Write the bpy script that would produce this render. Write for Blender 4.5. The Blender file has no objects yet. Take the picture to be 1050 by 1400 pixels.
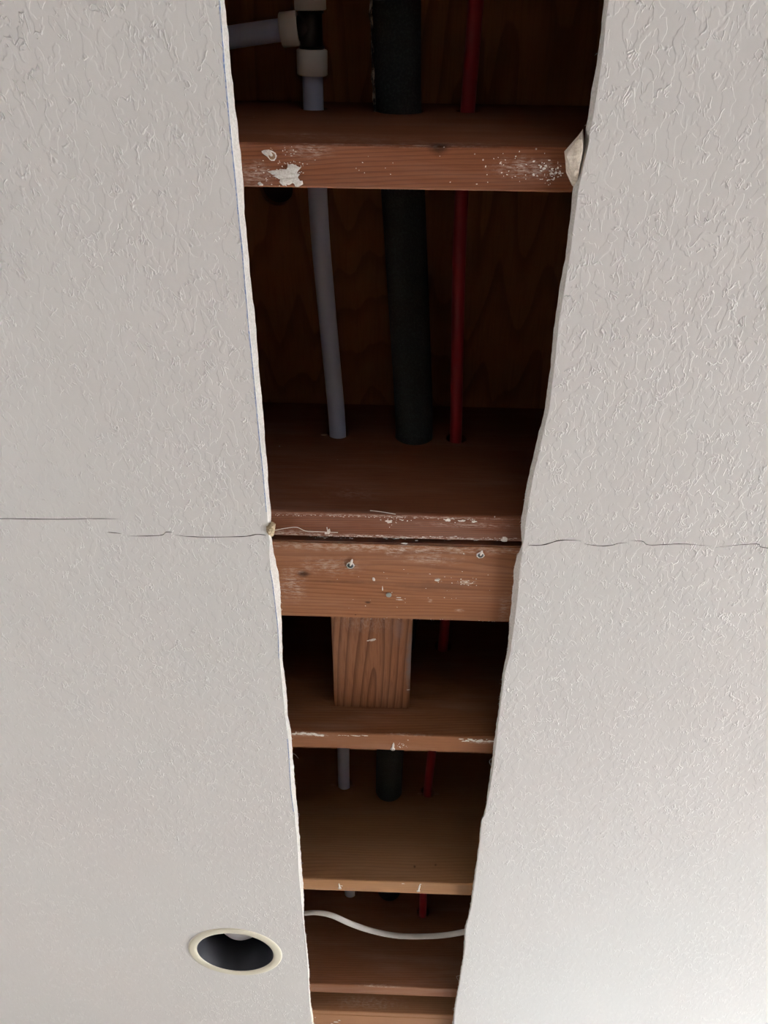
import bpy, bmesh, math, random
import numpy as np
from mathutils import Vector, Matrix, noise
from mathutils.geometry import delaunay_2d_cdt
random.seed(7)
C = bpy.context.scene.collection
R = math.radians

# ---------------------------------------------------------------- camera, light, exposure
CZ = 1.6927                       # eye height; the joists' lower edges are 0.76 m above it
PITCH, YAW, ROLL, FOC = R(55.1646), R(-2.0006), R(3.1264), 1049.74
_cp, _sp = math.cos(PITCH), math.sin(PITCH)
FW = Vector((math.sin(YAW)*_cp, math.cos(YAW)*_cp, _sp))
_r = Vector((math.cos(YAW), -math.sin(YAW), 0)); _u = _r.cross(FW)
RT = math.cos(ROLL)*_r + math.sin(ROLL)*_u
UP = -math.sin(ROLL)*_r + math.cos(ROLL)*_u
cam = bpy.data.cameras.new('camera'); camo = bpy.data.objects.new('camera', cam); C.objects.link(camo)
cam.sensor_fit = 'VERTICAL'; cam.sensor_height = 24.0; cam.lens = 24.0*FOC/1400
cam.clip_start = 0.02
M = Matrix((RT, UP, -FW)).transposed().to_4x4(); M.translation = (0, 0, CZ); camo.matrix_world = M
bpy.context.scene.camera = camo

vs = bpy.context.scene.view_settings
vs.view_transform = 'Standard'; vs.look = 'None'; vs.gamma = 1.0; vs.use_curve_mapping = False
vs.exposure = 0.36
w = bpy.data.worlds.new('sky'); bpy.context.scene.world = w; w.use_nodes = True
w.node_tree.nodes['Background'].inputs[0].default_value = (0.75, 0.86, 1.0, 1)
w.node_tree.nodes['Background'].inputs[1].default_value = 1.0

def window_light(name, loc, rot, sx, sy, power, col):
    l = bpy.data.lights.new(name, 'AREA'); l.shape = 'RECTANGLE'; l.size = sx; l.size_y = sy
    l.energy = power; l.color = col
    o = bpy.data.objects.new(name, l); o.location = loc; o.rotation_euler = rot; C.objects.link(o); return o
XL, XR, YB, YF = -2.6, 3.4, -2.6, 4.2           # room
window_light('daylight_right_window', (XR+0.12, 2.2, 1.35), (0, R(90), 0), 1.5, 2.6, 295, (1.0, 0.98, 0.965))
window_light('left_fill_light', (XL-0.12, 1.0, 1.35), (0, R(-90), 0), 1.5, 1.6, 30, (1.0, 0.94, 0.90))  # added fill lamp, evens the ceiling and lifts the right cut rim
window_light('daylight_front_window', (1.5, YF+0.12, 1.35), (R(-90), 0, 0), 2.4, 1.5, 27, (0.80, 0.97, 1.0))
window_light('daylight_back_window', (0.9, YB-0.12, 1.35), (R(90), 0, 0), 2.0, 1.5, 14, (1.0, 0.89, 0.85))

# ---------------------------------------------------------------- placing helpers
def at(px, py, z=None, y=None):
    """Point of the room seen at a photo position, on the level z (above the eye) or on the upright plane y."""
    d = FW + RT*((px-525)/FOC) - UP*((py-700)/FOC)
    t = (z/d.z) if z is not None else (y/d.y)
    return Vector((d.x*t, d.y*t, d.z*t + CZ))
H = 0.76            # joist edges above the eye
T = 0.0127          # plasterboard thickness
HC = H - T
ZJ = CZ + H         # level of the joist edges
ZC = CZ + HC        # ceiling face
DEPTH = 0.286
Y0 = 0.1619; PITCHJ = 0.4064; TH = 0.038

def link(name, me, parent=None):
    o = bpy.data.objects.new(name, me); C.objects.link(o)
    if parent: o.parent = parent
    return o
def tag(o, label, cat, group=None):
    o['label'] = label; o['category'] = cat
    if group: o['group'] = group
    return o
def empty(name, loc=(0, 0, 0)):
    o = bpy.data.objects.new(name, None); o.empty_display_size = 0.05; o.location = loc; C.objects.link(o); return o
def obj(name, bm, mats, parent=None, smooth=False):
    me = bpy.data.meshes.new(name)
    bmesh.ops.recalc_face_normals(bm, faces=bm.faces[:])
    bm.to_mesh(me); bm.free()
    for m in (mats if isinstance(mats, (list, tuple)) else [mats]): me.materials.append(m)
    if smooth:
        me.polygons.foreach_set('use_smooth', [True]*len(me.polygons))
    o = link(name, me, None)
    if parent:
        o.parent = parent
        o.matrix_parent_inverse = Matrix.Translation(parent.location).inverted() if parent.type == 'EMPTY' or True else o.matrix_parent_inverse
    return o
def recentre(o):
    """put the object's origin at the middle of its mesh"""
    vs_ = [v.co for v in o.data.vertices]
    c = sum(vs_, Vector())/len(vs_)
    o.data.transform(Matrix.Translation(-c)); o.location = c
    return o

def inside(p, poly):
    x, y = p; c = False; n = len(poly); j = n-1
    for i in range(n):
        xi, yi = poly[i]; xj, yj = poly[j]
        if (yi > y) != (yj > y) and x < (xj-xi)*(y-yi)/(yj-yi)+xi: c = not c
        j = i
    return c
def tri2d(outer, holes):
    pts = []; edges = []
    for loop in [outer]+holes:
        b = len(pts); n = len(loop)
        pts += [Vector(p) for p in loop]; edges += [(b+i, b+(i+1) % n) for i in range(n)]
    vv, ee, ff, _, _, _ = delaunay_2d_cdt(pts, edges, [], 0, 1e-7)
    out = []
    for f in ff:
        c = sum((vv[i] for i in f), Vector((0, 0)))/len(f)
        if inside(c, outer) and not any(inside(c, h) for h in holes): out.append(f)
    return vv, out
def plate(bm, outer, holes, lo, hi, to3, mi=(0, 1, 0)):
    """slab between two levels: outer outline, holes = [(low loop, high loop)], to3 maps (u, v, level)"""
    holes = [h if isinstance(h, tuple) else (h, h) for h in holes]
    for lev, k, m in ((lo, 0, mi[0]), (hi, 1, mi[2])):
        vv, ff = tri2d(outer, [h[k] for h in holes])
        bv = [bm.verts.new(to3(p[0], p[1], lev)) for p in vv]
        for f in ff:
            try: bm.faces.new([bv[i] for i in f]).material_index = m
            except ValueError: pass
    def wall(a, b, m):
        n = len(a)
        va = [bm.verts.new(to3(p[0], p[1], lo)) for p in a]; vb = [bm.verts.new(to3(p[0], p[1], hi)) for p in b]
        for i in range(n):
            bm.faces.new([va[i], va[(i+1) % n], vb[(i+1) % n], vb[i]]).material_index = m
    wall(outer, outer, mi[0])
    for a, b in holes:
        wall(a, b, mi[1])
    bmesh.ops.remove_doubles(bm, verts=bm.verts[:], dist=1e-6)
def circle(x, y, r, n=40): return [(x+r*math.cos(2*math.pi*i/n), y+r*math.sin(2*math.pi*i/n)) for i in range(n)]
def box(bm, lo, hi, bev=0):
    r = bmesh.ops.create_cube(bm, size=1)
    for v in r['verts']:
        v.co = Vector([(lo[k]+hi[k])/2+v.co[k]*(hi[k]-lo[k]) for k in range(3)])
    if bev:
        es = list({e for v in r['verts'] for e in v.link_edges})
        bmesh.ops.bevel(bm, geom=es, offset=bev, segments=2, affect='EDGES')
def tube(bm, pts, rad, n=24, cap=True, flat=None):
    """pipe through points; rad may be a list; flat = (a, b, angle) per point for a flattened section"""
    pts = [Vector(p) for p in pts]; rings = []
    prev = None
    for i, p in enumerate(pts):
        t = (pts[min(i+1, len(pts)-1)]-pts[max(i-1, 0)]).normalized()
        ref = prev if prev else (Vector((0, 0, 1)) if abs(t.z) < .9 else Vector((1, 0, 0)))
        s = t.cross(ref).normalized(); u = s.cross(t).normalized(); prev = u
        r = rad[i] if isinstance(rad, (list, tuple)) else rad
        ring = []
        for k in range(n):
            a = 2*math.pi*k/n
            if flat:
                fa, fb, an = flat[i]; x, z = fa*math.cos(a), fb*math.sin(a)
                x, z = x*math.cos(an)-z*math.sin(an), x*math.sin(an)+z*math.cos(an)
                ring.append(bm.verts.new(p+s*x+u*z))
            else: ring.append(bm.verts.new(p+s*r*math.cos(a)+u*r*math.sin(a)))
        rings.append(ring)
    for a, b in zip(rings, rings[1:]):
        for k in range(n): bm.faces.new([a[k], a[(k+1) % n], b[(k+1) % n], b[k]])
    if cap:
        bm.faces.new(rings[0]); bm.faces.new(rings[-1])
def lathe(bm, prof, c, n=64, mi=0):
    rings = []
    for r, z in prof:
        rings.append([bm.verts.new((c[0]+r*math.cos(2*math.pi*k/n), c[1]+r*math.sin(2*math.pi*k/n), c[2]+z)) for k in range(n)])
    for a, b in zip(rings, rings[1:]):
        for k in range(n): bm.faces.new([a[k], a[(k+1) % n], b[(k+1) % n], b[k]]).material_index = mi
def spline(pts, sub=8):
    pts = [Vector(p) for p in pts]; out = []
    for i in range(len(pts)-1):
        p0, p1, p2, p3 = pts[max(i-1, 0)], pts[i], pts[i+1], pts[min(i+2, len(pts)-1)]
        for k in range(sub):
            t = k/sub
            out.append(.5*((2*p1)+(p2-p0)*t+(2*p0-5*p1+4*p2-p3)*t*t+(-p0+3*p1-3*p2+p3)*t**3))
    out.append(pts[-1]); return out

# ---------------------------------------------------------------- materials
class NT:
    def __init__(s, name, rough=.6, spec=.5):
        s.m = bpy.data.materials.new(name); s.m.use_nodes = True; s.t = s.m.node_tree
        s.b = s.t.nodes['Principled BSDF']; s.b.inputs['Roughness'].default_value = rough
        s.b.inputs['Specular IOR Level'].default_value = spec
        s.co = s.n('ShaderNodeTexCoord').outputs['Object']
        s.geo = None
    def n(s, k, **kw):
        x = s.t.nodes.new(k)
        for a, v in kw.items(): setattr(x, a, v)
        return x
    def put(s, sock, v):
        if hasattr(v, 'is_linked') or isinstance(v, bpy.types.NodeSocket): s.t.links.new(v, sock)
        elif v is not None: sock.default_value = v
    def math(s, op, a, b=None, c=None, clamp=False):
        x = s.n('ShaderNodeMath', operation=op); x.use_clamp = clamp
        for i, v in enumerate((a, b, c)):
            if v is not None: s.put(x.inputs[i], v)
        return x.outputs[0]
    def mapping(s, scale=(1, 1, 1), loc=(0, 0, 0), rot=(0, 0, 0), src=None):
        x = s.n('ShaderNodeMapping'); s.put(x.inputs[0], src or s.co)
        x.inputs[1].default_value = loc; x.inputs[2].default_value = rot; x.inputs[3].default_value = scale
        return x.outputs[0]
    def noise(s, v, scale, detail=3, rough=.5, dist=0):
        x = s.n('ShaderNodeTexNoise'); s.put(x.inputs['Vector'], v); x.inputs['Scale'].default_value = scale
        x.inputs['Detail'].default_value = detail; x.inputs['Roughness'].default_value = rough; x.inputs['Distortion'].default_value = dist
        return x.outputs['Fac']
    def ss(s, v, a, b):       # smooth step from a to b
        x = s.n('ShaderNodeMapRange', interpolation_type='SMOOTHSTEP'); s.put(x.inputs[0], v)
        x.inputs[1].default_value = a; x.inputs[2].default_value = b; return x.outputs[0]
    def mix(s, f, a, b):
        x = s.n('ShaderNodeMix', data_type='RGBA'); s.put(x.inputs[0], f)
        for i, v in ((6, a), (7, b)):
            if isinstance(v, tuple): x.inputs[i].default_value = (*v, 1)[:4]
            else: s.put(x.inputs[i], v)
        return x.outputs[2]
    def bump(s, h, dist, strength=1):
        x = s.n('ShaderNodeBump'); s.put(x.inputs['Height'], h); x.inputs['Distance'].default_value = dist
        x.inputs['Strength'].default_value = strength; s.put(s.b.inputs['Normal'], x.outputs[0])
    def blob(s, c, r, warp=.5, wscale=300, hard=.4):
        """soft-edged ragged spot round a point c (object space), radii r"""
        v = s.n('ShaderNodeVectorMath', operation='SUBTRACT'); s.put(v.inputs[0], s.co); v.inputs[1].default_value = c
        v2 = s.n('ShaderNodeVectorMath', operation='DIVIDE'); s.put(v2.inputs[0], v.outputs[0]); v2.inputs[1].default_value = r
        l = s.n('ShaderNodeVectorMath', operation='LENGTH'); s.put(l.inputs[0], v2.outputs[0])
        nz = s.noise(s.co, wscale, 3, .7)
        d = s.math('ADD', l.outputs['Value'], s.math('MULTIPLY', s.math('SUBTRACT', nz, .5), warp*2))
        return s.ss(d, 1.0, hard)
def srgb(*c): return tuple(((v/255)/12.92 if v/255 <= .04045 else ((v/255+.055)/1.055)**2.4) for v in c)
def simple(name, col, rough=.6, spec=.5, **k):
    t = NT(name, rough, spec); t.b.inputs['Base Color'].default_value = (*col, 1); return t.m

def wood(name, light, dark, axis=0, seed=0, rings=26, dist=2.2, centre=(0, .03, .25), tilt=.02, dust=(), knots_and_holes=(), stains=(), dustc=(.62, .55, .5), rough=.72, flecks=0.0, contrast=1.0, haze=0.0):
    t = NT(name, rough, .12)
    sc = [1, 1, 1]; sc[axis] = .13
    base = t.mapping(tuple(sc), loc=(seed*1.37, seed*.71, seed*2.11))
    big = t.noise(base, 9, 2, .5)
    fine = t.noise(t.mapping(tuple(.05 if i == axis else 1 for i in range(3)), loc=(seed, 3+seed, 1)), 420, 3, .6)
    # growth rings: distance from a far pith line that runs nearly along the board
    sep = t.n('ShaderNodeSeparateXYZ'); t.put(sep.inputs[0], t.co)
    o = [sep.outputs[i] for i in range(3)]
    others = [i for i in range(3) if i != axis]
    d2 = None
    for k, i in enumerate(others):
        q = t.math('SUBTRACT', o[i], t.math('ADD', t.math('MULTIPLY', o[axis], tilt*(1 if k else -.6)), centre[i]))
        q = t.math('MULTIPLY', q, q); d2 = q if d2 is None else t.math('ADD', d2, q)
    rr = t.math('SQRT', d2)
    rr = t.math('ADD', rr, t.math('MULTIPLY', t.math('SUBTRACT', big, .5), dist*.012))
    rr = t.math('ADD', rr, t.math('MULTIPLY', t.math('SUBTRACT', t.noise(base, 34, 3), .5), .0055))
    ph = t.math('FRACT', t.math('MULTIPLY', rr, rings*10))
    late = t.math('MULTIPLY', t.ss(ph, .45, .95), t.ss(ph, 1.0, .95))
    col = t.mix(t.math('MULTIPLY', late, .6*contrast), light, dark)
    col = t.mix(t.math('MULTIPLY', t.ss(fine, .45, .7), .35*contrast), col, dark)
    col = t.mix(t.math('MULTIPLY', t.ss(t.noise(base, 16, 2), .4, .75), .45), col, tuple(c*.72 for c in light))
    for c, r in knots_and_holes:
        k = t.blob(c, r, .25, 120, .2); col = t.mix(t.math('MULTIPLY', k, .85), col, tuple(v*.32 for v in dark))
    for c, r, sc_, a in stains:
        k = t.blob(c, r, .5, 60, .0); col = t.mix(t.math('MULTIPLY', k, a), col, sc_)
    if haze:
        hz = t.ss(t.noise(base, 30, 4, .65), .42, .75)
        col = t.mix(t.math('MULTIPLY', hz, haze), col, dustc)
    for c, r, a in dust:
        streak = t.noise(t.mapping(tuple(.22 if i == axis else 1 for i in range(3)), loc=(seed*2, 0, 5)), 520, 4, .75)
        k = t.math('MULTIPLY', t.blob(c, r, .6, 90, -.2), t.ss(streak, .42, .62))
        col = t.mix(t.math('MULTIPLY', k, a), col, dustc)
    if flecks:
        v = t.n('ShaderNodeTexVoronoi'); t.put(v.inputs['Vector'], t.co); v.inputs['Scale'].default_value = 95
        k = t.math('MULTIPLY', t.ss(v.outputs['Distance'], .1, .05), t.ss(t.noise(t.co, 25, 3), .62, .66))
        col = t.mix(t.math('MULTIPLY', k, flecks), col, (.75, .72, .68))
    t.put(t.b.inputs['Base Color'], col)
    t.bump(t.math('ADD', t.math('MULTIPLY', late, .5), fine), .00025, .5)
    return t.m

def ceiling_paint():
    t = NT('textured_ceiling_paint', .5, .3)
    st = (1.3, .72, 1)
    n1 = t.noise(t.mapping(st, loc=(3, 1, 0)), 75, 2, .5, .4)
    plate_ = t.ss(n1, .50, .56)
    n2 = t.noise(t.mapping(st, loc=(5, 7, 0)), 75, 2, .5, .5)
    ridge = t.math('MULTIPLY', t.ss(t.math('ABSOLUTE', t.math('SUBTRACT', n2, .49)), .04, .0), t.ss(t.noise(t.mapping(loc=(1, 4, 0)), 70, 2), .53, .6))
    patch = t.ss(t.noise(t.mapping(loc=(6, 3, 0)), 6, 3, .6), .3, .65)
    patch = t.math('ADD', t.math('MULTIPLY', patch, .7), .3)
    h = t.math('ADD', t.math('MULTIPLY', plate_, .28), t.math('MULTIPLY', ridge, .9))
    h = t.math('ADD', h, t.math('MULTIPLY', t.noise(t.co, 50, 3), .4))
    h = t.math('MULTIPLY', h, patch)
    sp = t.n('ShaderNodeSeparateXYZ'); t.put(sp.inputs[0], t.co)          # the texture was trowelled flatter towards the downlight
    h = t.math('MULTIPLY', h, t.math('SUBTRACT', 1.0, t.math('MULTIPLY', t.ss(sp.outputs[1], .75, 1.45), .6)))
    t.bump(h, .0016, 1)
    tone = t.noise(t.co, 2.2, 2)
    col = t.mix(t.ss(tone, .3, .7), (.70, .672, .652), (.695, .682, .662))
    col = t.mix(t.math('MULTIPLY', t.ss(t.noise(t.mapping(loc=(2, 2, 0)), 900, 1), .79, .82), .5), col, (.25, .22, .2))
    t.put(t.b.inputs['Base Color'], col)
    return t.m
def gypsum(name, a, b, sc=400):
    t = NT(name, .95, .1)
    n1 = t.noise(t.co, sc, 4, .7)
    t.put(t.b.inputs['Base Color'], t.mix(t.ss(n1, .35, .65), a, b)); t.bump(n1, .0006, .7); return t.m

M_CEIL = ceiling_paint()
M_GYP = gypsum('broken_gypsum', (.48, .455, .42), (.60, .575, .54))
M_PAPER = gypsum('torn_paper', (.50, .43, .35), (.68, .61, .52), 250)
M_FIBRE = simple('paper_fibre', (.62, .58, .53), .9, .1)
M_BLUE = NT('blue_pencil_mark', .8, .1)
_k = M_BLUE.ss(M_BLUE.noise(M_BLUE.co, 260, 3, .7), .35, .62)
M_BLUE.put(M_BLUE.b.inputs['Base Color'], M_BLUE.mix(_k, (.22, .30, .52), (.50, .54, .62))); M_BLUE = M_BLUE.m
M_CRACK = simple('dark_crack', (.06, .05, .045), .95, .05)
M_WALL = simple('off_white_wall_paint', (.46, .43, .39), .8, .2)
def carpet():
    t = NT('beige_floor', .9, .1)
    t.put(t.b.inputs['Base Color'], t.mix(t.noise(t.co, 60, 3), (.085, .06, .048), (.12, .09, .07))); return t.m
M_FLOOR = carpet()
M_FRAME = simple('white_window_vinyl', (.75, .75, .73), .4)
M_PLASTER = gypsum('dried_plaster', (.55, .51, .46), (.74, .71, .67), 600)
M_STEEL = simple('dark_screw_steel', (.10, .11, .12), .45); M_STEEL.node_tree.nodes['Principled BSDF'].inputs['Metallic'].default_value = .7
M_STEEL2 = simple('grey_nail_steel', (.30, .30, .28), .5); M_STEEL2.node_tree.nodes['Principled BSDF'].inputs['Metallic'].default_value = .6
def glass():
    m = simple('window_glass', (1, 1, 1), .0); b = m.node_tree.nodes['Principled BSDF']
    b.inputs['Transmission Weight'].default_value = 1; b.inputs['IOR'].default_value = 1.01; return m
M_GLASS = glass()

# ---------------------------------------------------------------- ceiling with the long cut
LE = [(0,301,307.5),(50,304.8,313),(100,308.6,317.2),(150,313,321.5),(200,318,327.6),(250,323,333),(300,327.6,334.7),(350,332.8,339.6),
 (400,336.7,344.4),(450,341.2,350.5),(500,346.3,354),(540,350,357.6),(600,355.7,362),(650,360.8,366.4),(700,365.3,370.5),(730,367,371),
 (740,369,372),(750,368.5,373.5),(760,368.5,375.5),(780,370.5,380.2),(800,374,383),(830,377.6,384),(850,380,385.3),(870,381.5,385.3),(900,382.3,386.2),
 (940,386.2,391.3),(980,390,394),(1010,394,399),(1040,396.5,400.7),(1080,398.6,404.4),(1110,402.5,407),(1150,406.3,410.2),(1200,409,413.7),
 (1230,412,416),(1248,413.6,414.6),(1280,417,418.3),(1320,420.7,422.3),(1350,422,423.3),(1375,423.5,425.7),(1400,427,429.5)]
RE = [(0,832.7,826),(25,829,823),(60,826,819),(100,820.5,813.7),(130,816,807.6),(160,811,803.8),(180,807,799),(200,804.5,797),(230,797.4,789),
 (260,791.6,783),(300,785.8,778.8),(350,779.4,773),(370,776,770),(400,771.5,764.8),(440,764,758.4),(480,760.5,755),(530,755,748.8),(560,751,744.5),
 (590,743.5,737.4),(620,737,729.7),(650,729.5,722.6),(680,724,716.9),(710,720,712.3),(735,717,713),(745,715,713.6),(760,713.5,706.5),(780,711,702.6),
 (810,708.7,700.7),(850,704,696),(880,699.5,695),(890,699,693.6),(920,690.5,687),(950,686.5,683.5),(980,682.5,680),(1010,679.5,676),(1040,676,672.4),
 (1080,670,667.3),(1115,663,662),(1120,659.5,658),(1160,655,653.8),(1200,650,648),(1240,644.5,643),(1270,637,635),(1300,635.5,634),(1340,629.5,628),
 (1370,624,622),(1400,620.5,618.6)]
def edge_lines(E, side):
    lo = [at(a, y, z=HC).xy for y, a, b in E]; hi = [at(b, y, z=H).xy for y, a, b in E]
    ext = (-.155, .158)[side]
    lo = [Vector((ext, -.42))] + [Vector((ext, -.15))] + lo + [Vector((lo[-1].x, 2.2)), Vector((lo[-1].x-.004, 2.62))]
    off = .006*(1 if side == 0 else -1)
    hi = [Vector((ext+off, -.42))] + [Vector((ext+off, -.15))] + hi + [Vector((hi[-1].x, 2.2)), Vector((hi[-1].x-.004, 2.62))]
    return lo, hi
def resample(lo, hi, step=.0035, side=0):
    ys = np.arange(-.42, 2.62, step)
    out = []
    for L, seed, amp in ((lo, 1.3, .00022), (hi, 7.7, .0007)):
        xs = np.interp(ys, [p.y for p in L], [p.x for p in L])
        o = []
        for x, y in zip(xs, ys):
            far = min(max((y-.6)/1.0, 0), 1)
            n = noise.noise((y*110, seed+side*5, 0))*amp*(1+.8*far) + noise.noise((y*30, seed+side*3, 4))*amp*1.2
            o.append((x+n, float(y)))
        out.append(o)
    return out
Llo, Lhi = resample(*edge_lines(LE, 0), side=0)
Rlo, Rhi = resample(*edge_lines(RE, 1), side=1)
cut_lo = Llo + Rlo[::-1]; cut_hi = Lhi + Rhi[::-1]

def crack_loop(pts, w0=.0005, w1=.0008):
    P = spline([(*at(x, y, z=HC).xy, 0) for x, y in pts], 5)
    a, b = [], []
    for i, p in enumerate(P):
        k = math.sin(math.pi*i/(len(P)-1))**.4
        j = noise.noise((p.x*300, p.y*40, 2))*.0004
        wd = (w0+(w1-w0)*abs(noise.noise((p.x*70, 3, 3))*2))*max(k, .12)
        a.append((p.x, p.y+j-wd)); b.append((p.x, p.y+j+wd))
    return a + b[::-1]
CRACKS = [
 [(-160, 706), (-60, 708), (0, 709), (80, 710), (130, 709), (162, 709.5)],
 [(146, 727.5), (166, 729.5)],
 [(173, 733), (218, 732), (227, 727.5), (236, 728)],
 [(238, 731), (265, 734), (330, 733.5), (352, 730.5), (364, 732)],
 [(721, 745.5), (743, 745), (767, 738.5), (796.7, 739.5)],
 [(798, 743.3), (813, 745.7), (833, 746), (846.7, 742.7), (858, 741.8)],
 [(860, 739.2), (878, 740), (886.7, 745), (913, 744.3), (933, 743.7), (975, 746.7)],
 [(977, 748.7), (1000, 746), (1030, 743.7), (1038, 744.7), (1047, 749), (1120, 752), (1250, 750)]]
cracks = [crack_loop(c) for c in CRACKS]
LC = (-.3042, 1.5985)       # downlight centre
CAN = circle(*LC, .082, 64)
bm = bmesh.new()
outer = [(XL-.1, YB-.1), (XR+.1, YB-.1), (XR+.1, YF+.1), (XL-.1, YF+.1)]
# lower face
vv, ff = tri2d(outer, [cut_lo, CAN]+cracks)
bv = [bm.verts.new((p[0], p[1], ZC)) for p in vv]
for f in ff:
    bm.faces.new([bv[i] for i in f])
vv, ff = tri2d(outer, [cut_hi, CAN])
bv = [bm.verts.new((p[0], p[1], ZJ-.0003)) for p in vv]
for f in ff: bm.faces.new([bv[i] for i in f]).material_index = 2
# broken rim of the cut: five rows, the first the paint and face paper
n = len(cut_lo); rows = []
for k, t_ in enumerate((0, .07, .35, .7, 1)):
    row = []
    for i in range(n):
        a, b = Vector(cut_lo[i]), Vector(cut_hi[i])
        p = a.lerp(b, t_)
        j = 0 if k in (0, 4) else noise.noise((p.y*160, k*3.1, p.x*9))*.0006
        row.append(bm.verts.new((p.x+j, p.y, ZC+(T-.0003)*t_)))
    rows.append(row)
for k in range(4):
    for i in range(n):
        i2 = (i+1) % n
        bm.faces.new([rows[k][i], rows[k][i2], rows[k+1][i2], rows[k+1][i]]).material_index = 0 if k == 0 else 1
for lp in cracks:       # cracks are narrow grooves with a bottom
    m = len(lp)
    va = [bm.verts.new((p[0], p[1], ZC)) for p in lp]; vb = [bm.verts.new((p[0], p[1], ZC+.003)) for p in lp]
    for i in range(m): bm.faces.new([va[i], va[(i+1) % m], vb[(i+1) % m], vb[i]]).material_index = 3
    for i in range(m//2-1):
        bm.faces.new([vb[i], vb[i+1], vb[m-2-i], vb[m-1-i]]).material_index = 3
va = [bm.verts.new((*p, ZC)) for p in CAN]; vb = [bm.verts.new((*p, ZJ-.0003)) for p in CAN]
for i in range(64): bm.faces.new([va[i], va[(i+1) % 64], vb[(i+1) % 64], vb[i]]).material_index = 1
bmesh.ops.remove_doubles(bm, verts=bm.verts[:], dist=1e-6)
ceiling = obj('ceiling', bm, [M_CEIL, M_GYP, M_PAPER, M_CRACK]); ceiling['kind'] = 'structure'

# blue pencil guide line along the left side of the cut, a thin skin on the ceiling
bm = bmesh.new()
for seg in (LE[0:15], LE[19:25], LE[27:31]):
    P = [at(a-1.2, y, z=HC-.0001) for y, a, b in seg]; P = spline(P, 6)
    last = None
    for p in P:
        wd = .0006*(1+.5*noise.noise((p.y*60, 1, 1))); x = p.x+.0003*noise.noise((p.y*90, 5, 1))
        cur = [bm.verts.new((x-wd, p.y, ZC-.0001)), bm.verts.new((x+wd, p.y, ZC-.0001)), bm.verts.new((x+wd, p.y, ZC+.0002)), bm.verts.new((x-wd, p.y, ZC+.0002))]
        if last:
            for k in range(4): bm.faces.new([last[k], last[(k+1) % 4], cur[(k+1) % 4], cur[k]])
        last = cur
o = obj('pencil_line', bm, M_BLUE, ceiling); o['label'] = 'blue pencil guide line beside the cut edge'

# lumps of broken board left on the rim
def chunk(name, base, face, zf, mats, label=None, ins=None):
    bm = bmesh.new()
    a = [bm.verts.new(at(x, y, z=H-.0006)) for x, y in base]
    b = [bm.verts.new(at(x, y, z=zf+random.uniform(-.0008, .0008))) for x, y in face]
    n = len(a)
    for i in range(n): bm.faces.new([a[i], a[(i+1) % n], b[(i+1) % n], b[i]])
    c = bm.verts.new(sum((v.co for v in b), Vector())/n + Vector((0, 0, -.0006)))
    for i in range(n): bm.faces.new([b[i], b[(i+1) % n], c])
    bm.faces.new(a)
    o = obj(name, bm, mats, ceiling)
    if label: o['label'] = label
    return o
chunk('plaster_chunk', [(797, 176), (790, 186), (771.5, 207), (773, 221), (774, 236), (782, 253.5), (788, 258), (795, 236), (800, 205)],
      [(795.5, 191), (790.5, 190), (781, 202), (774.5, 213.5), (779.5, 226.5), (786, 233), (791, 233), (793, 221), (796, 205)], HC-.001, M_PAPER, 'pale broken plaster chunk on the right rim of the cut')
chunk('plaster_chunk', [(362, 716), (372, 713), (377, 716), (376, 724), (374, 733), (368, 735), (363, 730)],
      [(364, 720), (369, 718), (372, 720), (373, 725), (370, 731), (367, 731), (364.5, 727)], HC-.001, gypsum('dirty_paper', (.16, .12, .07), (.42, .34, .24), 500), 'dirty tan paper scrap at the crack')

# loose paper fibres on the rim
bm = bmesh.new()
def hair(pts, z, r=.00035):
    P = spline([at(x, y, z=z+dz) for x, y, dz in pts], 5)
    tube(bm, P, [r*(1.05-.75*i/(len(P)-1)) for i in range(len(P))], 6)
HR = H-.003
for pts in ([(400.5, 1030, 0), (404, 1032, -.002), (408, 1037, -.003)], [(404, 1070, 0), (406.5, 1071, -.002)], [(407, 1113, 0), (409.5, 1113, -.001), (408, 1118, -.001)],
            [(411, 1179, 0), (414.5, 1180, -.002), (411, 1182, 0)], [(414, 1248, 0), (416, 1250.5, -.002), (423, 1251, -.002)], [(417, 1277, 0), (421, 1277.5, -.002)],
            [(386, 884, 0), (388.5, 885, -.001)], [(390, 930, 0), (391.5, 931, -.001)], [(672, 1037, 0), (669, 1041, -.002), (671, 1045, -.002), (672.5, 1042, 0)],
            [(691, 938, 0), (683, 934, -.003)], [(803, 170, 0), (799, 172, -.002)], [(816, 73, 0), (813, 76, -.002)],
            [(640, 1280, -.011), (638, 1283, -.0125), (641, 1287, -.0125)], [(634, 1305, -.011), (638, 1306, -.0125)],
            [(630, 1334, 0), (624, 1335, -.003), (628, 1341, -.003), (631, 1334, -.004)], [(621, 1378, 0), (619, 1380, -.002), (624, 1386, -.004)],
            [(642, 1235, -.011), (645.5, 1236, -.0125)], [(373, 715, 0), (371, 721, -.003), (375, 717, -.004)], [(661, 1128, -.011), (661.5, 1136, -.0122), (663, 1142, -.0125)]):
    hair(pts, HR)
for side, (E, s) in enumerate(((LE, 1), (RE, -1))):
    for k in range(60):
        i = random.randrange(20, len(E)-1); f = random.random()
        y = E[i][0]*(1-f)+E[i+1][0]*f; x = E[i][2]*(1-f)+E[i+1][2]*f
        l = random.uniform(.6, 1.8)
        hair([(x-s*.8, y, 0), (x+s*l*.5, y+random.uniform(-.5, 1), -.001), (x+s*l, y+random.uniform(-1, 2), -.002)], HR, .00025)
o = obj('paper_fibres', bm, M_FIBRE, ceiling); o['kind'] = 'stuff'

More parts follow.
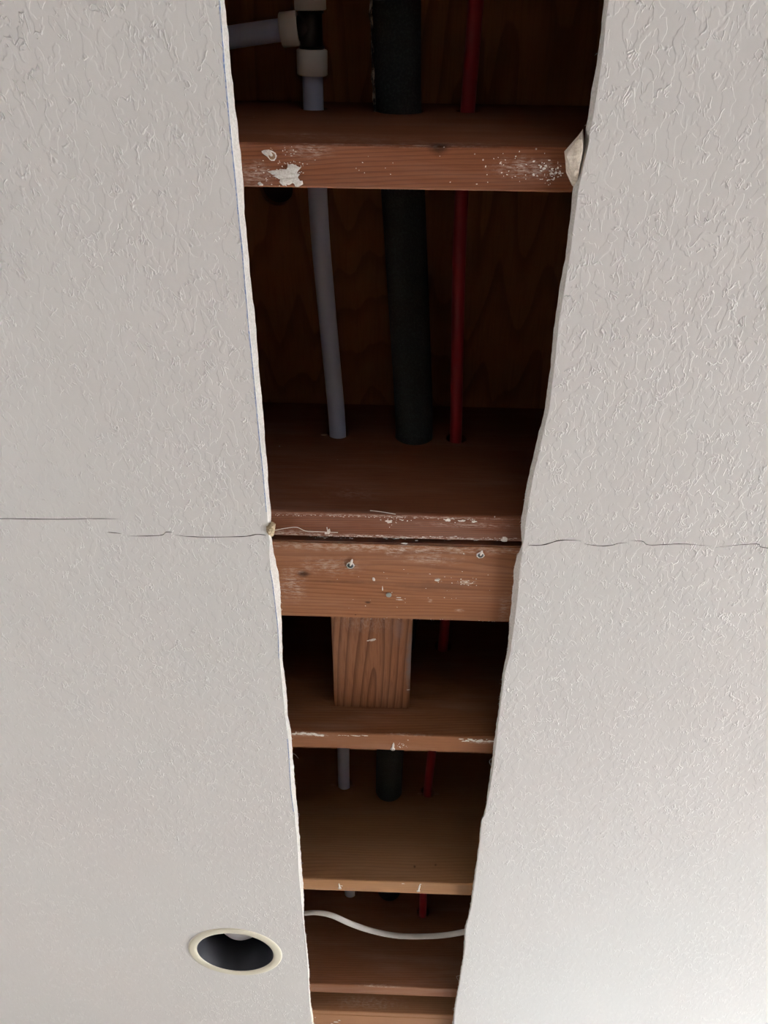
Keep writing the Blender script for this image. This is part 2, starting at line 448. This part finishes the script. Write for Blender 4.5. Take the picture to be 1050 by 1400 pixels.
# ---------------------------------------------------------------- room shell (behind and beside the camera)
def struct(name, bm, m):
    o = obj(name, bm, m); o['kind'] = 'structure'; return o
ZT = ZJ+DEPTH+.018
bm = bmesh.new(); box(bm, (XL-.1, YB-.1, -.1), (XR+.1, YF+.1, 0)); struct('floor', bm, M_FLOOR)
bm = bmesh.new()
plate(bm, [(YB-.1, 0), (YF+.1, 0), (YF+.1, ZC), (YB-.1, ZC)], [[(.2, .6), (1.8, .6), (1.8, 2.1), (.2, 2.1)]], XL-.1, XL, lambda u, v, l: (l, u, v), (0, 0, 0)); struct('wall_left', bm, M_WALL)
bm = bmesh.new()
plate(bm, [(XL, 0), (XR, 0), (XR, ZC), (XL, ZC)], [[(.3, .6), (2.7, .6), (2.7, 2.1), (.3, 2.1)]], YF, YF+.1, lambda u, v, l: (u, l, v), (0, 0, 0)); struct('wall_front', bm, M_WALL)
bm = bmesh.new()
plate(bm, [(YB-.1, 0), (YF+.1, 0), (YF+.1, ZC), (YB-.1, ZC)], [[(.9, .6), (3.5, .6), (3.5, 2.1), (.9, 2.1)]], XR, XR+.1, lambda u, v, l: (l, u, v), (0, 0, 0)); struct('wall_right', bm, M_WALL)
bm = bmesh.new()
plate(bm, [(XL, 0), (XR, 0), (XR, ZC), (XL, ZC)], [[(-.1, .6), (1.9, .6), (1.9, 2.1), (-.1, 2.1)]], YB-.1, YB, lambda u, v, l: (u, l, v), (0, 0, 0)); struct('wall_back', bm, M_WALL)
def window(name, to3, a, b):
    bm = bmesh.new(); f = .05
    mid = (a+b)/2
    plate(bm, [(a, .6), (b, .6), (b, 2.1), (a, 2.1)], [[(a+f, .65), (mid-.025, .65), (mid-.025, 2.05), (a+f, 2.05)], [(mid+.025, .65), (b-f, .65), (b-f, 2.05), (mid+.025, 2.05)]], .03, .07, to3, (0, 0, 0))
    o = struct(name, bm, M_FRAME)
    for x0, x1 in ((a+f, mid-.025), (mid+.025, b-f)):
        bm = bmesh.new()
        plate(bm, [(x0, .65), (x1, .65), (x1, 2.05), (x0, 2.05)], [], .048, .052, to3, (0, 0, 0)); obj('pane', bm, M_GLASS, o)
window('window_1', lambda u, v, l: (XR+l, u, v), .9, 3.5)
window('added_left_window', lambda u, v, l: (XL-l, u, v), .2, 1.8)  # unseen window added to go with the left fill lamp
window('window_3', lambda u, v, l: (u, YF+l, v), .3, 2.7)
window('window_2', lambda u, v, l: (u, YB-l, v), -.1, 1.9)
# unseen boards added to keep sky light out of the joist bay ends
bm = bmesh.new()
plate(bm, [(XL-.1, YB-.1), (XR+.1, YB-.1), (XR+.1, YF+.1), (XL-.1, YF+.1)], [[(XL-.05, YB-.05), (XR+.05, YB-.05), (XR+.05, YF+.05), (XL-.05, YF+.05)]], ZJ, ZJ+DEPTH, lambda u, v, l: (u, v, l), (0, 0, 0))
struct('light_seal_1', bm, simple('light_seal_board', (.20, .10, .05), .8))

# ---------------------------------------------------------------- plywood deck over the joists
kh = at(378, 258, z=H+DEPTH)
M_PLY = wood('brown_plywood', (.30, .145, .058), (.12, .05, .018), axis=1, seed=3, rings=11, dist=8, centre=(-.02, 0, .10), tilt=.09, contrast=.75, rough=.8)
bm = bmesh.new()
plate(bm, [(XL-.1, YB-.1), (XR+.1, YB-.1), (XR+.1, YF+.1), (XL-.1, YF+.1)], [circle(kh.x, kh.y, .021, 28)], ZJ+DEPTH, ZJ+DEPTH+.018, lambda u, v, l: (u, v, l), (0, 0, 0))
bmd = obj('subfloor', bm, M_PLY); bmd['kind'] = 'structure'; bmd.location = (0, 0, 0)
bm = bmesh.new(); box(bm, (kh.x-.06, kh.y-.06, ZJ+DEPTH+.0181), (kh.x+.06, kh.y+.06, ZJ+DEPTH+.03)); o = obj('hole_backing', bm, simple('near_black_backing', (.01, .007, .005), .9), bmd)  # near-black backing above the deck hole makes it read dark

# ---------------------------------------------------------------- pipes (paths first, the joists are drilled round them)
def zrun(y, z0, z1, z2, z3=None):
    ys = [-.4, Y0-TH, Y0+PITCHJ-TH, Y0+3*PITCHJ-TH, Y0+4*PITCHJ-TH, 3]
    z3 = z2 if z3 is None else z3
    return float(np.interp(y, ys, [z0, z0, z1, z2, z3, z3]))
def on_run(px, py, zz):
    y = .3
    for _ in range(12): y = at(px, py, z=zrun(y, *zz)).y
    return at(px, py, z=zrun(y, *zz))
Wz, Bz, Rz = (.986, .952, .962), (.978, .953, .950, .970), (.985, .944, .950, .918)
def run(pts, zz, yend=3.3):
    P = [on_run(x, y, zz) for x, y in pts]
    d = (P[-1]-P[-2]).normalized() if False else Vector((0, 1, 0))
    for y in (Y0+4*PITCHJ-TH, yend): P.append(Vector((P[-1].x+.006, y, CZ+zrun(y, *zz))))
    P.sort(key=lambda p: p.y)                  # even stations along the run, gently smoothed
    Y = np.arange(P[0].y, P[-1].y, .02); X = np.interp(Y, [p.y for p in P], [p.x for p in P]); Z = np.interp(Y, [p.y for p in P], [p.z for p in P])
    for _ in range(3): X[1:-1] = (X[:-2]+X[1:-1]*2+X[2:])/4
    return [Vector((float(a), float(b), float(c))) for a, b, c in zip(X, Y, Z)]
Wp = run([(427, 84), (427.5, 135), (433.9, 257), (437, 320), (444.7, 400), (452, 480), (456, 520), (461.8, 582), (466.5, 880), (469.5, 1030), (470, 1070)], Wz)
Bp = run([(541, -60), (543, 60), (543.5, 135), (551, 262), (558, 400), (564, 520), (567, 590), (548, 860), (533, 1030), (531.5, 1080)], Bz)
Rp = run([(655, -60), (651, 0), (641, 130), (631.2, 255), (627, 373), (624.8, 500), (623.5, 592), (607, 870), (590, 1035), (584.5, 1078)], Rz)
RW, RB, RR = .0118, .0262, .0083
def xz_at(P, y):
    Q = sorted(P, key=lambda p: p.y); return (float(np.interp(y, [p.y for p in Q], [p.x for p in Q])), float(np.interp(y, [p.y for p in Q], [p.z for p in Q])))

def pex(name, base, edge, rough=.35):
    t = NT(name, rough, .5)
    n1 = t.noise(t.mapping((1, .2, 1)), 60, 3)
    t.put(t.b.inputs['Base Color'], t.mix(n1, base, edge)); return t
tp = pex('translucent_white_pipe', (.50, .59, .78), (.57, .67, .88)); tp.b.inputs['Subsurface Weight'].default_value = .25; tp.b.inputs['Subsurface Radius'].default_value = (.01, .01, .012); M_PEX = tp.m
M_RED = pex('red_pipe', (.27, .008, .016), (.33, .012, .02), .4).m
M_RING = simple('milky_plastic_ring', (.78, .81, .80), .4)
M_TEE = simple('black_tee_plastic', (.012, .013, .016), .3)
def foam():
    t = NT('black_pipe_foam', .85, .3)
    n1 = t.noise(t.co, 420, 3, .7); t.put(t.b.inputs['Base Color'], t.mix(t.ss(n1, .4, .8), (.020, .026, .029), (.066, .08, .088))); t.bump(n1, .0006, .6); return t.m
M_FOAM = foam()

pr = empty('water_pipe', (Wp[1].x, Wp[1].y, Wp[1].z)); tag(pr, 'milky white plastic water pipe with black tee, leftmost of the three pipes', 'pipe')
bm = bmesh.new(); tube(bm, spline(Wp, 2), RW, 28); obj('pipe_run', bm, M_PEX, pr, True)
def cyl(bm, a, b, r, n=32, lip=.0012):
    a, b = Vector(a), Vector(b); d = (b-a); L = d.length
    tube(bm, [a, a+d*(lip/L), b-d*(lip/L), b], [r-lip, r, r, r-lip], n)
A = on_run(427, 103, Wz); B = on_run(426.5, 67, Wz); Cc = on_run(424.5, 14, Wz); D = on_run(422.5, -26, Wz)
bm = bmesh.new(); cyl(bm, A, B, .0172); obj('expansion_ring', bm, M_RING, pr, True)
bm = bmesh.new(); cyl(bm, Cc, D, .0172); obj('expansion_ring', bm, M_RING, pr, True)
mid = on_run(424.5, 38, Wz)
dirn = (at(398, 39.5, z=Wz[0]) - at(313, 51.5, z=Wz[0])).normalized()
e1 = at(408, 38.6, z=Wz[0]); e2 = at(384, 41.2, z=Wz[0])
bm = bmesh.new(); cyl(bm, e1, e2, .0168); obj('expansion_ring', bm, M_RING, pr, True)
bm = bmesh.new(); cyl(bm, B+(A-B)*.2, Cc+(D-Cc)*.2, .0125); cyl(bm, mid, e1+(e2-e1)*.2, .0122)
cyl(bm, B.lerp(Cc, .08), B.lerp(Cc, .0), .0142, lip=.0008); cyl(bm, B.lerp(Cc, .92), B.lerp(Cc, 1), .0142, lip=.0008)
obj('tee_body', bm, M_TEE, pr, True)
bm = bmesh.new(); far = at(313, 51.5, z=Wz[0]); far2 = far-(dirn*.45)
tube(bm, spline([e2+dirn*.01, far, far-dirn*.15+Vector((0, .004, 0)), far2+Vector((0, .02, 0))], 8), .0112, 28); obj('branch_pipe', bm, M_PEX, pr, True)
bm = bmesh.new(); tube(bm, spline([D+Vector((0, .01, 0)), D+Vector((0, -.15, 0)), D+Vector((.01, -.6, 0))], 6), RW, 28); obj('pipe_run', bm, M_PEX, pr, True)

pr2 = empty('insulated_pipe', (Bp[2].x, Bp[2].y, Bp[2].z)); tag(pr2, 'thick pipe in black foam insulation, middle of the three pipes', 'pipe')
Bs = spline(Bp, 2)
bm = bmesh.new(); tube(bm, Bs, RB, 40); obj('foam_sleeve', bm, M_FOAM, pr2, True)
bm = bmesh.new(); last = None
for i, p in enumerate([q for q in Bs if q.y < Y0-TH/2]):
    ring = []
    for an in (186, 191, 196, 201):
        a = R(an+4*noise.noise((p.y*30, an, 0))); r = RB+.0016+.0035*abs(noise.noise((p.y*150, an*.1, 2)))
        ring.append(bm.verts.new((p.x+r*math.cos(a), p.y, p.z+r*math.sin(a))))
    ring.append(bm.verts.new((p.x+(RB-.001)*math.cos(R(194)), p.y, p.z+(RB-.001)*math.sin(R(194)))))
    if last:
        for k in range(5): bm.faces.new([last[k], last[(k+1) % 5], ring[(k+1) % 5], ring[k]])
    last = ring
t = NT('seam_glue', .7, .3); _n = t.ss(t.noise(t.mapping((1, .5, 1)), 140, 4, .75), .46, .6)
t.put(t.b.inputs['Base Color'], t.mix(_n, (.05, .045, .04), (.62, .55, .42)))
o = obj('glued_seam', bm, t.m, pr2); o['label'] = 'lengthwise seam with yellowish glue flecks'
bm = bmesh.new(); tube(bm, spline(Rp, 2), RR, 24)
rp = obj('water_pipe', bm, M_RED, None, True); recentre(rp); tag(rp, 'thin red plastic water pipe, rightmost of the three pipes', 'pipe')

# ---------------------------------------------------------------- joists
XA, XB = XL-.04, XR+.04
def L(px, py, z=H, org=None):      # point on a board in its own coordinates
    p = at(px, py, z=z); return tuple(p-org)
def joist(k, mat, label, y1=None, th=TH, holes=True, org=None):
    yb = (Y0+k*PITCHJ if y1 is None else y1); ya = yb-th; ym = (ya+yb)/2
    hs = []
    if holes:
        for P, r, dx, dz in ((Wp, RW+.0035, .001, .001), (Bp, RB+.0007, 0, 0), (Rp, RR+.006, .001, .003)):
            if k <= 4:
                x, z = xz_at(P, ym); hs.append(circle(x+dx, z+dz, r, 28))
    bm = bmesh.new(); b = .0016
    # body with the lower arrises eased
    plate(bm, [(XA, ZJ+b), (XB, ZJ+b), (XB, ZJ+DEPTH), (XA, ZJ+DEPTH)], hs, ya, yb, lambda u, v, l: (u, l, v), (0, 0, 0))
    for y_in, y_out in ((ya+b, ya), (yb-b, yb)):
        v = [bm.verts.new((XA, y_out, ZJ+b)), bm.verts.new((XB, y_out, ZJ+b)), bm.verts.new((XB, y_in, ZJ)), bm.verts.new((XA, y_in, ZJ))]; bm.faces.new(v)
    v = [bm.verts.new((XA, ya+b, ZJ)), bm.verts.new((XB, ya+b, ZJ)), bm.verts.new((XB, yb-b, ZJ)), bm.verts.new((XA, yb-b, ZJ))]; bm.faces.new(v)
    bmesh.ops.remove_doubles(bm, verts=bm.verts[:], dist=1e-6)
    bm.verts.ensure_lookup_table()
    o = obj('ceiling_joist', bm, mat)
    c = Vector((0, ym, ZJ)); o.data.transform(Matrix.Translation(-c)); o.location = c
    tag(o, label, 'joist')
    return o
def jorg(k, y1=None, th=TH): return Vector((0, (Y0+k*PITCHJ if y1 is None else y1)-th/2, ZJ))
O0, O1, O2, O3, O4 = [jorg(k) for k in range(5)]
def d(px, py, r, a, o, z=H): return (L(px, py, z, o), r, a)
RED_L, RED_D = (.18, .062, .027), (.09, .027, .012)
ORG_L, ORG_D = (.44, .22, .12), (.29, .12, .058)
m0 = wood('reddish_fir_first', RED_L, RED_D, seed=1, rings=39, centre=(0, .20, -.15), dust=[
     d(350, 238, (.022, .016, .004), .55, O0), d(720, 230, (.04, .012, .004), .6, O0), d(560, 197, (.12, .004, .01), .35, O0), d(420, 205, (.03, .01, .004), .4, O0),
     (L(480, 172, H+.03, O0), (.10, .03, .03), .22), (L(620, 185, H+.012, O0), (.08, .03, .012), .3), (L(410, 160, H+.05, O0), (.06, .03, .02), .3)],
     knots_and_holes=[(L(600, 201, H, O0), (.013, .009, .02))], haze=.05, flecks=.5)
m1 = wood('reddish_fir_second', (.165, .058, .027), (.085, .026, .012), seed=2, rings=46, centre=(0, .20, -.15), dust=[
     d(545, 735, (.3, .0055, .004), .75, O1), d(540, 706, (.25, .0022, .004), .7, O1), d(640, 718, (.08, .006, .004), .4, O1), d(400, 728, (.05, .006, .004), .5, O1),
     (L(480, 665, H+.04, O1), (.05, .03, .02), .2)], haze=.07, flecks=.6)
m2 = wood('orange_fir_third', (.22, .09, .038), (.125, .044, .018), seed=5, rings=36, centre=(0, .20, -.15), dust=[
     d(420, 1004, (.05, .006, .008), 1.0, O2), d(660, 1014, (.035, .007, .006), .9, O2), d(560, 1005, (.06, .004, .006), .35, O2)], haze=.08)
m3 = wood('tan_fir_fourth', (.30, .155, .072), (.21, .10, .042), seed=7, rings=28, centre=(0, .20, -.15),
     knots_and_holes=[(L(567, 1182, H+.03, O3), (.0035, .03, .004)), (L(596, 1178, H+.035, O3), (.0035, .03, .004))], haze=.04)
m4 = wood('reddish_fir_fifth', (.19, .078, .036), (.125, .046, .02), seed=9, rings=32, centre=(0, .20, -.15), dust=[d(520, 1349, (.06, .004, .006), .6, O4)], haze=.08)
J0 = joist(0, m0, 'reddish wooden joist nearest the camera, plaster splats on its lower edge')
J1 = joist(1, m1, 'reddish joist with chalky white rim, directly above the wide flat board')
J2 = joist(2, m2, 'narrow brown joist edge just below the short upright block, one screw')
J3 = joist(3, m3, 'light tan joist with two white-curled screws, just above the sagging cable')
J4 = joist(4, m4, 'plain reddish joist below the cable, without screws')
Y6 = 1.874
m5 = wood('tan_fir_double', (.30, .15, .075), (.21, .09, .042), seed=11, rings=32, centre=(0, .20, -.15), dust=[(L(500, 1372, H+.02, jorg(0, Y6+.016, .016)), (.12, .03, .02), .35)])
J5 = joist(5, m5, 'thin tan board edge forming the upper half of the doubled joist, bottom of photo', y1=Y6+.0175, th=.0165)
m6 = wood('tan_fir_double_back', (.30, .15, .075), (.21, .09, .042), seed=12, rings=32, centre=(0, .20, -.15))
J6 = joist(5, m6, 'lower half of the doubled joist at the very bottom of the photo', y1=Y6+.0185+.064, th=.064)
joist(-1, m2, 'plain joist just outside the top of the photo, behind the black tee')
joist(6, m2, 'plain joist just outside the bottom of the photo, beyond the doubled joist', holes=False)

# wide flat board beside the second joist
y_a, y_b = .5765, .7035
OW = Vector((0, (y_a+y_b)/2, ZJ))
t_rd = L(415, 785, H, OW)
mw = wood('wide_orange_fir', (.25, .105, .048), (.14, .048, .021), seed=4, rings=32, dist=4, centre=(.0, -.06, -.12), tilt=.02, dust=[
     d(545, 750, (.3, .010, .004), .55, OW), d(400, 800, (.025, .04, .004), .45, OW), d(590, 765, (.05, .012, .004), .4, OW), d(638, 797, (.016, .006, .004), 1.0, OW), d(598, 793, (.006, .004, .004), 1.0, OW),
     d(540, 755, (.016, .010, .004), .5, OW), d(690, 830, (.01, .04, .004), .35, OW), d(588, 822, (.004, .004, .004), .6, OW), d(628, 835, (.01, .004, .004), .5, OW), d(450, 775, (.06, .02, .004), .35, OW)],
     knots_and_holes=[(t_rd, (.012, .007, .01)), (L(503, 824, H, OW), (.006, .003, .01)), (L(486, 841, H, OW), (.002, .0015, .01))],  # second spot paints the dark of a triangular hole into the wood colour
     stains=[(L(600, 802, H, OW), (.075, .012, .02), (.13, .05, .026), .65), (L(470, 796, H, OW), (.10, .004, .02), (.13, .05, .026), .7), (L(545, 742, H, OW), (.4, .006, .02), (.16, .10, .09), .7)], haze=.05, flecks=.35)
bm = bmesh.new(); box(bm, (-1.1, y_a, ZJ+.0006), (1.1, y_b, ZJ+.0386), .002); wb = obj('backing_board', bm, mw)
wb.data.transform(Matrix.Translation(-OW)); wb.location = OW
tag(wb, 'wide orange-brown flat board spanning the cut below the second joist, screws in it', 'board')
# short block running from that board to the next joist
zb = .8005
bl = at(453.5, 966, y=Y0+2*PITCHJ-TH); br = at(560, 970, y=Y0+2*PITCHJ-TH)
zb = (bl.z+br.z)/2-CZ; 
tl = at(452.5, 850, z=zb); tr = at(567, 853, z=zb); br2 = at(559.5, 968, z=zb)
ydn = Y0+2*PITCHJ-TH-.0004; yup = Y0+PITCHJ+.0004
OB = Vector((bl.x, .8, CZ+zb))
mb = wood('block_fir', (.25, .11, .054), (.115, .04, .018), axis=1, seed=6, rings=9, dist=4.2, contrast=1.35, centre=((tl.x+br.x)/2-OB.x+.006, 0, -.011), tilt=.1,
     dust=[d(508, 876, (.004, .003, .01), .8, OB, zb), d(500, 850, (.06, .03, .01), .2, OB, zb)],
     stains=[(L(560, 905, zb, OB), (.008, .09, .01), (.14, .12, .12), .8), (L(545, 860, zb, OB), (.012, .04, .01), (.22, .14, .12), .5)], haze=.05)
bm = bmesh.new()
x0, x1 = tl.x, (tr.x+br2.x)/2
box(bm, (x0, yup, CZ+zb), (x1-.0015, ydn, CZ+zb+.038), .0015)
blk = obj('wood_block', bm, mb); blk.data.transform(Matrix.Translation(-OB)); blk.location = OB
tag(blk, 'short upright-looking fir block with arched grain between the wide board and a joist', 'block')
print('BLOCK z', zb, x0, x1)

# ---------------------------------------------------------------- screws, nails and plaster left on the boards
def screw(parent, px, py, r=.0036, z=H, tail=None, mat=M_STEEL, ring=True):
    p = at(px, py, z=z); bm = bmesh.new()
    # dished head with a cross recess
    prof = [(r, .0004), (r, -.0004), (r*.92, -.0009), (r*.45, -.0010)]
    lathe(bm, prof, p, 20)
    v = [bm.verts.new((p.x+r*.45*math.cos(a*math.pi/10), p.y+r*.45*math.sin(a*math.pi/10), p.z-.0002)) for a in range(20)]; bm.faces.new(v)
    o = obj('screw', bm, mat, parent, False)
    if ring:
        bm = bmesh.new()
        lathe(bm, [(r*1.0, -.0002), (r*1.08, -.001), (r*1.22, -.0008), (r*1.36, .0002)], p, 20)
        for v in bm.verts: v.co += Vector([noise.noise(v.co*900)*.0009, noise.noise(v.co*700+Vector((3, 0, 0)))*.0009, 0])
        if tail:
            q = at(px+tail[0], py+tail[1], z=z)
            bmesh.ops.create_icosphere(bm, subdivisions=2, radius=1, matrix=Matrix.Translation((p+q)/2+Vector((0, 0, -.0004))) @ (q-p).to_track_quat('X', 'Z').to_matrix().to_4x4() @ Matrix.Diagonal(((q-p).length*.62, .0017, .0014, 1)))
        o2 = obj('plaster_collar', bm, M_PLASTER, o, False)
    return o
def splats(parent, items, z=H, name='plaster_splat'):
    bm = bmesh.new()
    for px, py, rx, ry in items:
        p = at(px, py, z=z)
        r = bmesh.ops.create_icosphere(bm, subdivisions=2 if rx > .002 else 1, radius=1)
        for v in r['verts']:
            k = 1+.9*noise.noise(Vector((v.co.x*1.7+px, v.co.y*1.7+py, v.co.z)))
            v.co = p+Vector((v.co.x*rx*k, v.co.y*ry*k, v.co.z*min(rx, ry, .0016)*.7))
    o = obj(name, bm, M_PLASTER, parent); o['kind'] = 'stuff'; return o
def scatter(cx, cy, sx, sy, n, rmax=.0009):
    return [(random.gauss(cx, sx), random.gauss(cy, sy), random.uniform(.0002, rmax), random.uniform(.0002, rmax*.8)) for _ in range(n)]
def clip(it, y0, y1, x0, x1): return [i for i in it if y0 < i[1] < y1 and x0 < i[0] < x1]
screw(J0, 372, 213, .0032, tail=(-4, -5), mat=simple('rusty_screw', (.25, .15, .08), .6))
splats(J0, [(366, 209, .004, .003), (380, 236, .008, .0022), (392, 238, .010, .005), (400, 232, .006, .004), (404, 244, .004, .004), (408, 250, .004, .003), (388, 249, .003, .003), (356, 251, .0025, .0015), (395, 246, .005, .003)]
       + clip(scatter(390, 232, 16, 14, 110), 199, 254, 335, 450) + clip(scatter(752, 236, 12, 7, 60, .0016), 205, 257, 700, 770) + clip(scatter(700, 232, 22, 12, 25), 203, 256, 620, 770)
       + clip(scatter(550, 225, 110, 18, 28, .0008), 200, 255, 340, 765))
splats(J1, [(690, 737.5, .0045, .0035), (533, 713, .004, .0018), (450, 726, .0018, .004), (447, 729, .003, .0015), (612, 711, .004, .002), (632, 712, .004, .0014), (648, 713, .003, .0014)]
       + clip(scatter(545, 711, 9, 4, 30, .0011), 706, 730, 375, 700) + [(x, 733+x*.012-4.5+random.gauss(0, 1.2), random.uniform(.0004, .0024), random.uniform(.0002, .0006)) for x in np.linspace(425, 705, 90)]
       + [(x, 703.5+(x-372)*.025+random.gauss(0, .5), random.uniform(.0004, .0014), random.uniform(.0002, .0005)) for x in random.sample(list(np.linspace(375, 650, 300)), 60)])
# scraps of torn paper stuck across the second joist
bm = bmesh.new()
for pts in ([(376, 725, -.0012), (392, 722, -.002), (406, 721, -.0012), (418, 726, -.001), (436, 727, -.0012), (462, 728, -.0008)], [(506, 698, .003), (520, 699.5, .0), (541, 703, -.0014)],
            [(447, 721, -.0012), (448, 728, -.0012)]):
    P = spline([at(x, y, z=H+dz) for x, y, dz in pts], 6); tube(bm, P, .0005, 6)
o = obj('paper_shreds', bm, M_FIBRE, J1); o['kind'] = 'stuff'
screw(wb, 479, 773, .0038, tail=(2.5, -8)); screw(wb, 657, 759, .0036, tail=(2, -6))
p = at(531.5, 813.5, z=H); bm = bmesh.new(); lathe(bm, [(.0001, -.0008), (.0030, -.0008), (.0036, -.0004), (.0036, .0006)], p, 20); obj('nail_head', bm, M_STEEL2, wb)
splats(wb, [(511, 792, .0018, .003), (553, 743, .004, .001), (598, 793, .003, .0016), (634, 757, .001, .001), (546, 820, .004, .0004), (545, 817, .003, .0004), (523, 805, .0008, .004)]
       + clip(scatter(636, 797, 8, 3, 26, .0011), 785, 806, 600, 670) + clip(scatter(540, 800, 90, 22, 30, .0007), 750, 840, 395, 690)
       + [(x, 846+(x-390)*.02-2.5+random.gauss(0, .8), random.uniform(.0003, .001), .0003) for x in random.sample(list(range(500, 690)), 22)])
splats(blk, [(508, 875, .0042, .0018), (511, 874, .003, .0012), (503, 876, .002, .001)] + [(558, 943, .0025, .0005)], z=zb)
screw(J2, 537, 1024, .0026, tail=(1, -8), mat=M_STEEL2)
splats(J2, [(x, 1002.5+(x-400)*.02+random.gauss(.8, 1), random.uniform(.001, .005), random.uniform(.0008, .0024)) for x in np.linspace(402, 440, 16)]
       + [(x, 1003.5+(x-400)*.022+random.gauss(0, .5), random.uniform(.001, .004), random.uniform(.0003, .001)) for x in np.linspace(464, 500, 10)]
       + [(x, 1012+(x-640)*.04+random.gauss(0, .8), random.uniform(.001, .005), random.uniform(.0006, .0018)) for x in np.linspace(630, 673, 18)]
       + clip(scatter(549, 1018, 5, 3, 16, .0012), 1008, 1024, 530, 570))
screw(J3, 464.5, 1214, .0024, tail=(-1, -6), mat=M_STEEL2); screw(J3, 572, 1218, .0024, tail=(2, -8), mat=M_STEEL2)
splats(J3, [(463, 1209, .001, .003), (467, 1211, .002, .001), (551, 1208, .003, .0006), (575, 1209, .002, .001)])
splats(J6, [(459, 1397, .006, .002), (464, 1395, .003, .0015), (454, 1400, .003, .003), (431, 1391, .002, .001)])
# rough chips round the drilled holes
for J, k, P, dx in ((J1, 1, Wp, -.019), (J3, 3, Rp, .018), (J3, 3, Rp, -.014), (J3, 3, Wp, .017), (J3, 3, Wp, -.022)):
    yb = Y0+k*PITCHJ-TH; x, z = xz_at(P, yb)
    bm = bmesh.new(); r = bmesh.ops.create_icosphere(bm, subdivisions=2, radius=1)
    for v in r['verts']:
        s = 1+.7*noise.noise(v.co*2+Vector((dx*100, k, 0))); v.co = Vector((x+dx+v.co.x*.0055*s, yb+v.co.y*.0012, z-.004+v.co.z*.0025*s))
    obj('wood_splinter', bm, simple('raw_chip', (.36, .20, .12), .8) if 'raw_chip' not in bpy.data.materials else bpy.data.materials['raw_chip'], J)

# ---------------------------------------------------------------- sagging cable
zc = .785
pts = [(330, 1262, .0), (385, 1252, 0), (418, 1248.5, 0), (436, 1248, 0), (455, 1252, 0), (480, 1263, 0), (510, 1273, 0), (545, 1279.5, 0), (585, 1280, 0), (612, 1278, 0), (640, 1273, 0), (690, 1262, 0), (760, 1250, 0)]
P = spline([at(x, y, z=zc) for x, y, _ in pts], 8); n = len(P)
fl = []
for i in range(n):
    f = i/(n-1)
    an = float(np.interp(f, [0, .2, .38, .5, .7, .85, 1], [.1, .3, .8, 1.35, 1.5, 1.0, .6]))
    fl.append((.0054, .0026, an))
bm = bmesh.new(); tube(bm, P, .003, 20, flat=fl)
def jacket():
    t = NT('white_cable_jacket', .5, .4); t.put(t.b.inputs['Base Color'], t.mix(t.noise(t.co, 60, 2), (.38, .355, .32), (.46, .43, .39))); return t.m
cb = obj('electrical_cable', bm, jacket(), None, True); recentre(cb)
tag(cb, 'flat white electrical cable sagging across the far bay of the cut', 'cable')

# ---------------------------------------------------------------- recessed downlight
dl = empty('recessed_downlight', (LC[0], LC[1], ZC)); tag(dl, 'round recessed ceiling light with cream trim ring and black inside', 'light')
RO, RI = .0935, .0765
bm = bmesh.new()
lathe(bm, [(RI, .004), (RI, -.0012), (RI+.001, -.0020), (RI+.006, -.0024), (RO-.004, -.0023), (RO-.0008, -.0016), (RO, -.0005), (RO, .0)], (LC[0], LC[1], ZC), 96)
def cream():
    t = NT('aged_cream_enamel', .4, .4); t.put(t.b.inputs['Base Color'], t.mix(t.noise(t.co, 12, 2), (.66, .62, .49), (.70, .67, .55))); return t.m
obj('trim_ring', bm, cream(), dl, True)
bm = bmesh.new(); prof = [(RI-.0002, .0)]
prof += [(RI-.001, .004), (RI-.006, .06), (RI-.012, .11), (.045, .128), (.0001, .13)]
lathe(bm, prof, (LC[0], LC[1], ZC-.0005), 72)
obj('baffle', bm, simple('black_baffle', (.012, .013, .018), .42), dl, True)
bm = bmesh.new()
lathe(bm, [(.0805, 0.001), (.081, .02), (.081, .14), (.0001, .141)], (LC[0], LC[1], ZC), 48); obj('can_housing', bm, simple('galvanised_can', (.3, .3, .3), .5), dl)
bm = bmesh.new(); zb0 = .030
lathe(bm, [(.0001, zb0), (.012, zb0+.001), (.024, zb0+.0045), (.034, zb0+.011), (.040, zb0+.020), (.041, zb0+.027), (.034, zb0+.045), (.02, zb0+.063), (.0001, zb0+.066)], (LC[0]-.0, LC[1]-.0, ZC), 40)
obj('bulb', bm, simple('frosted_bulb', (.72, .72, .74), .35), dl, True)
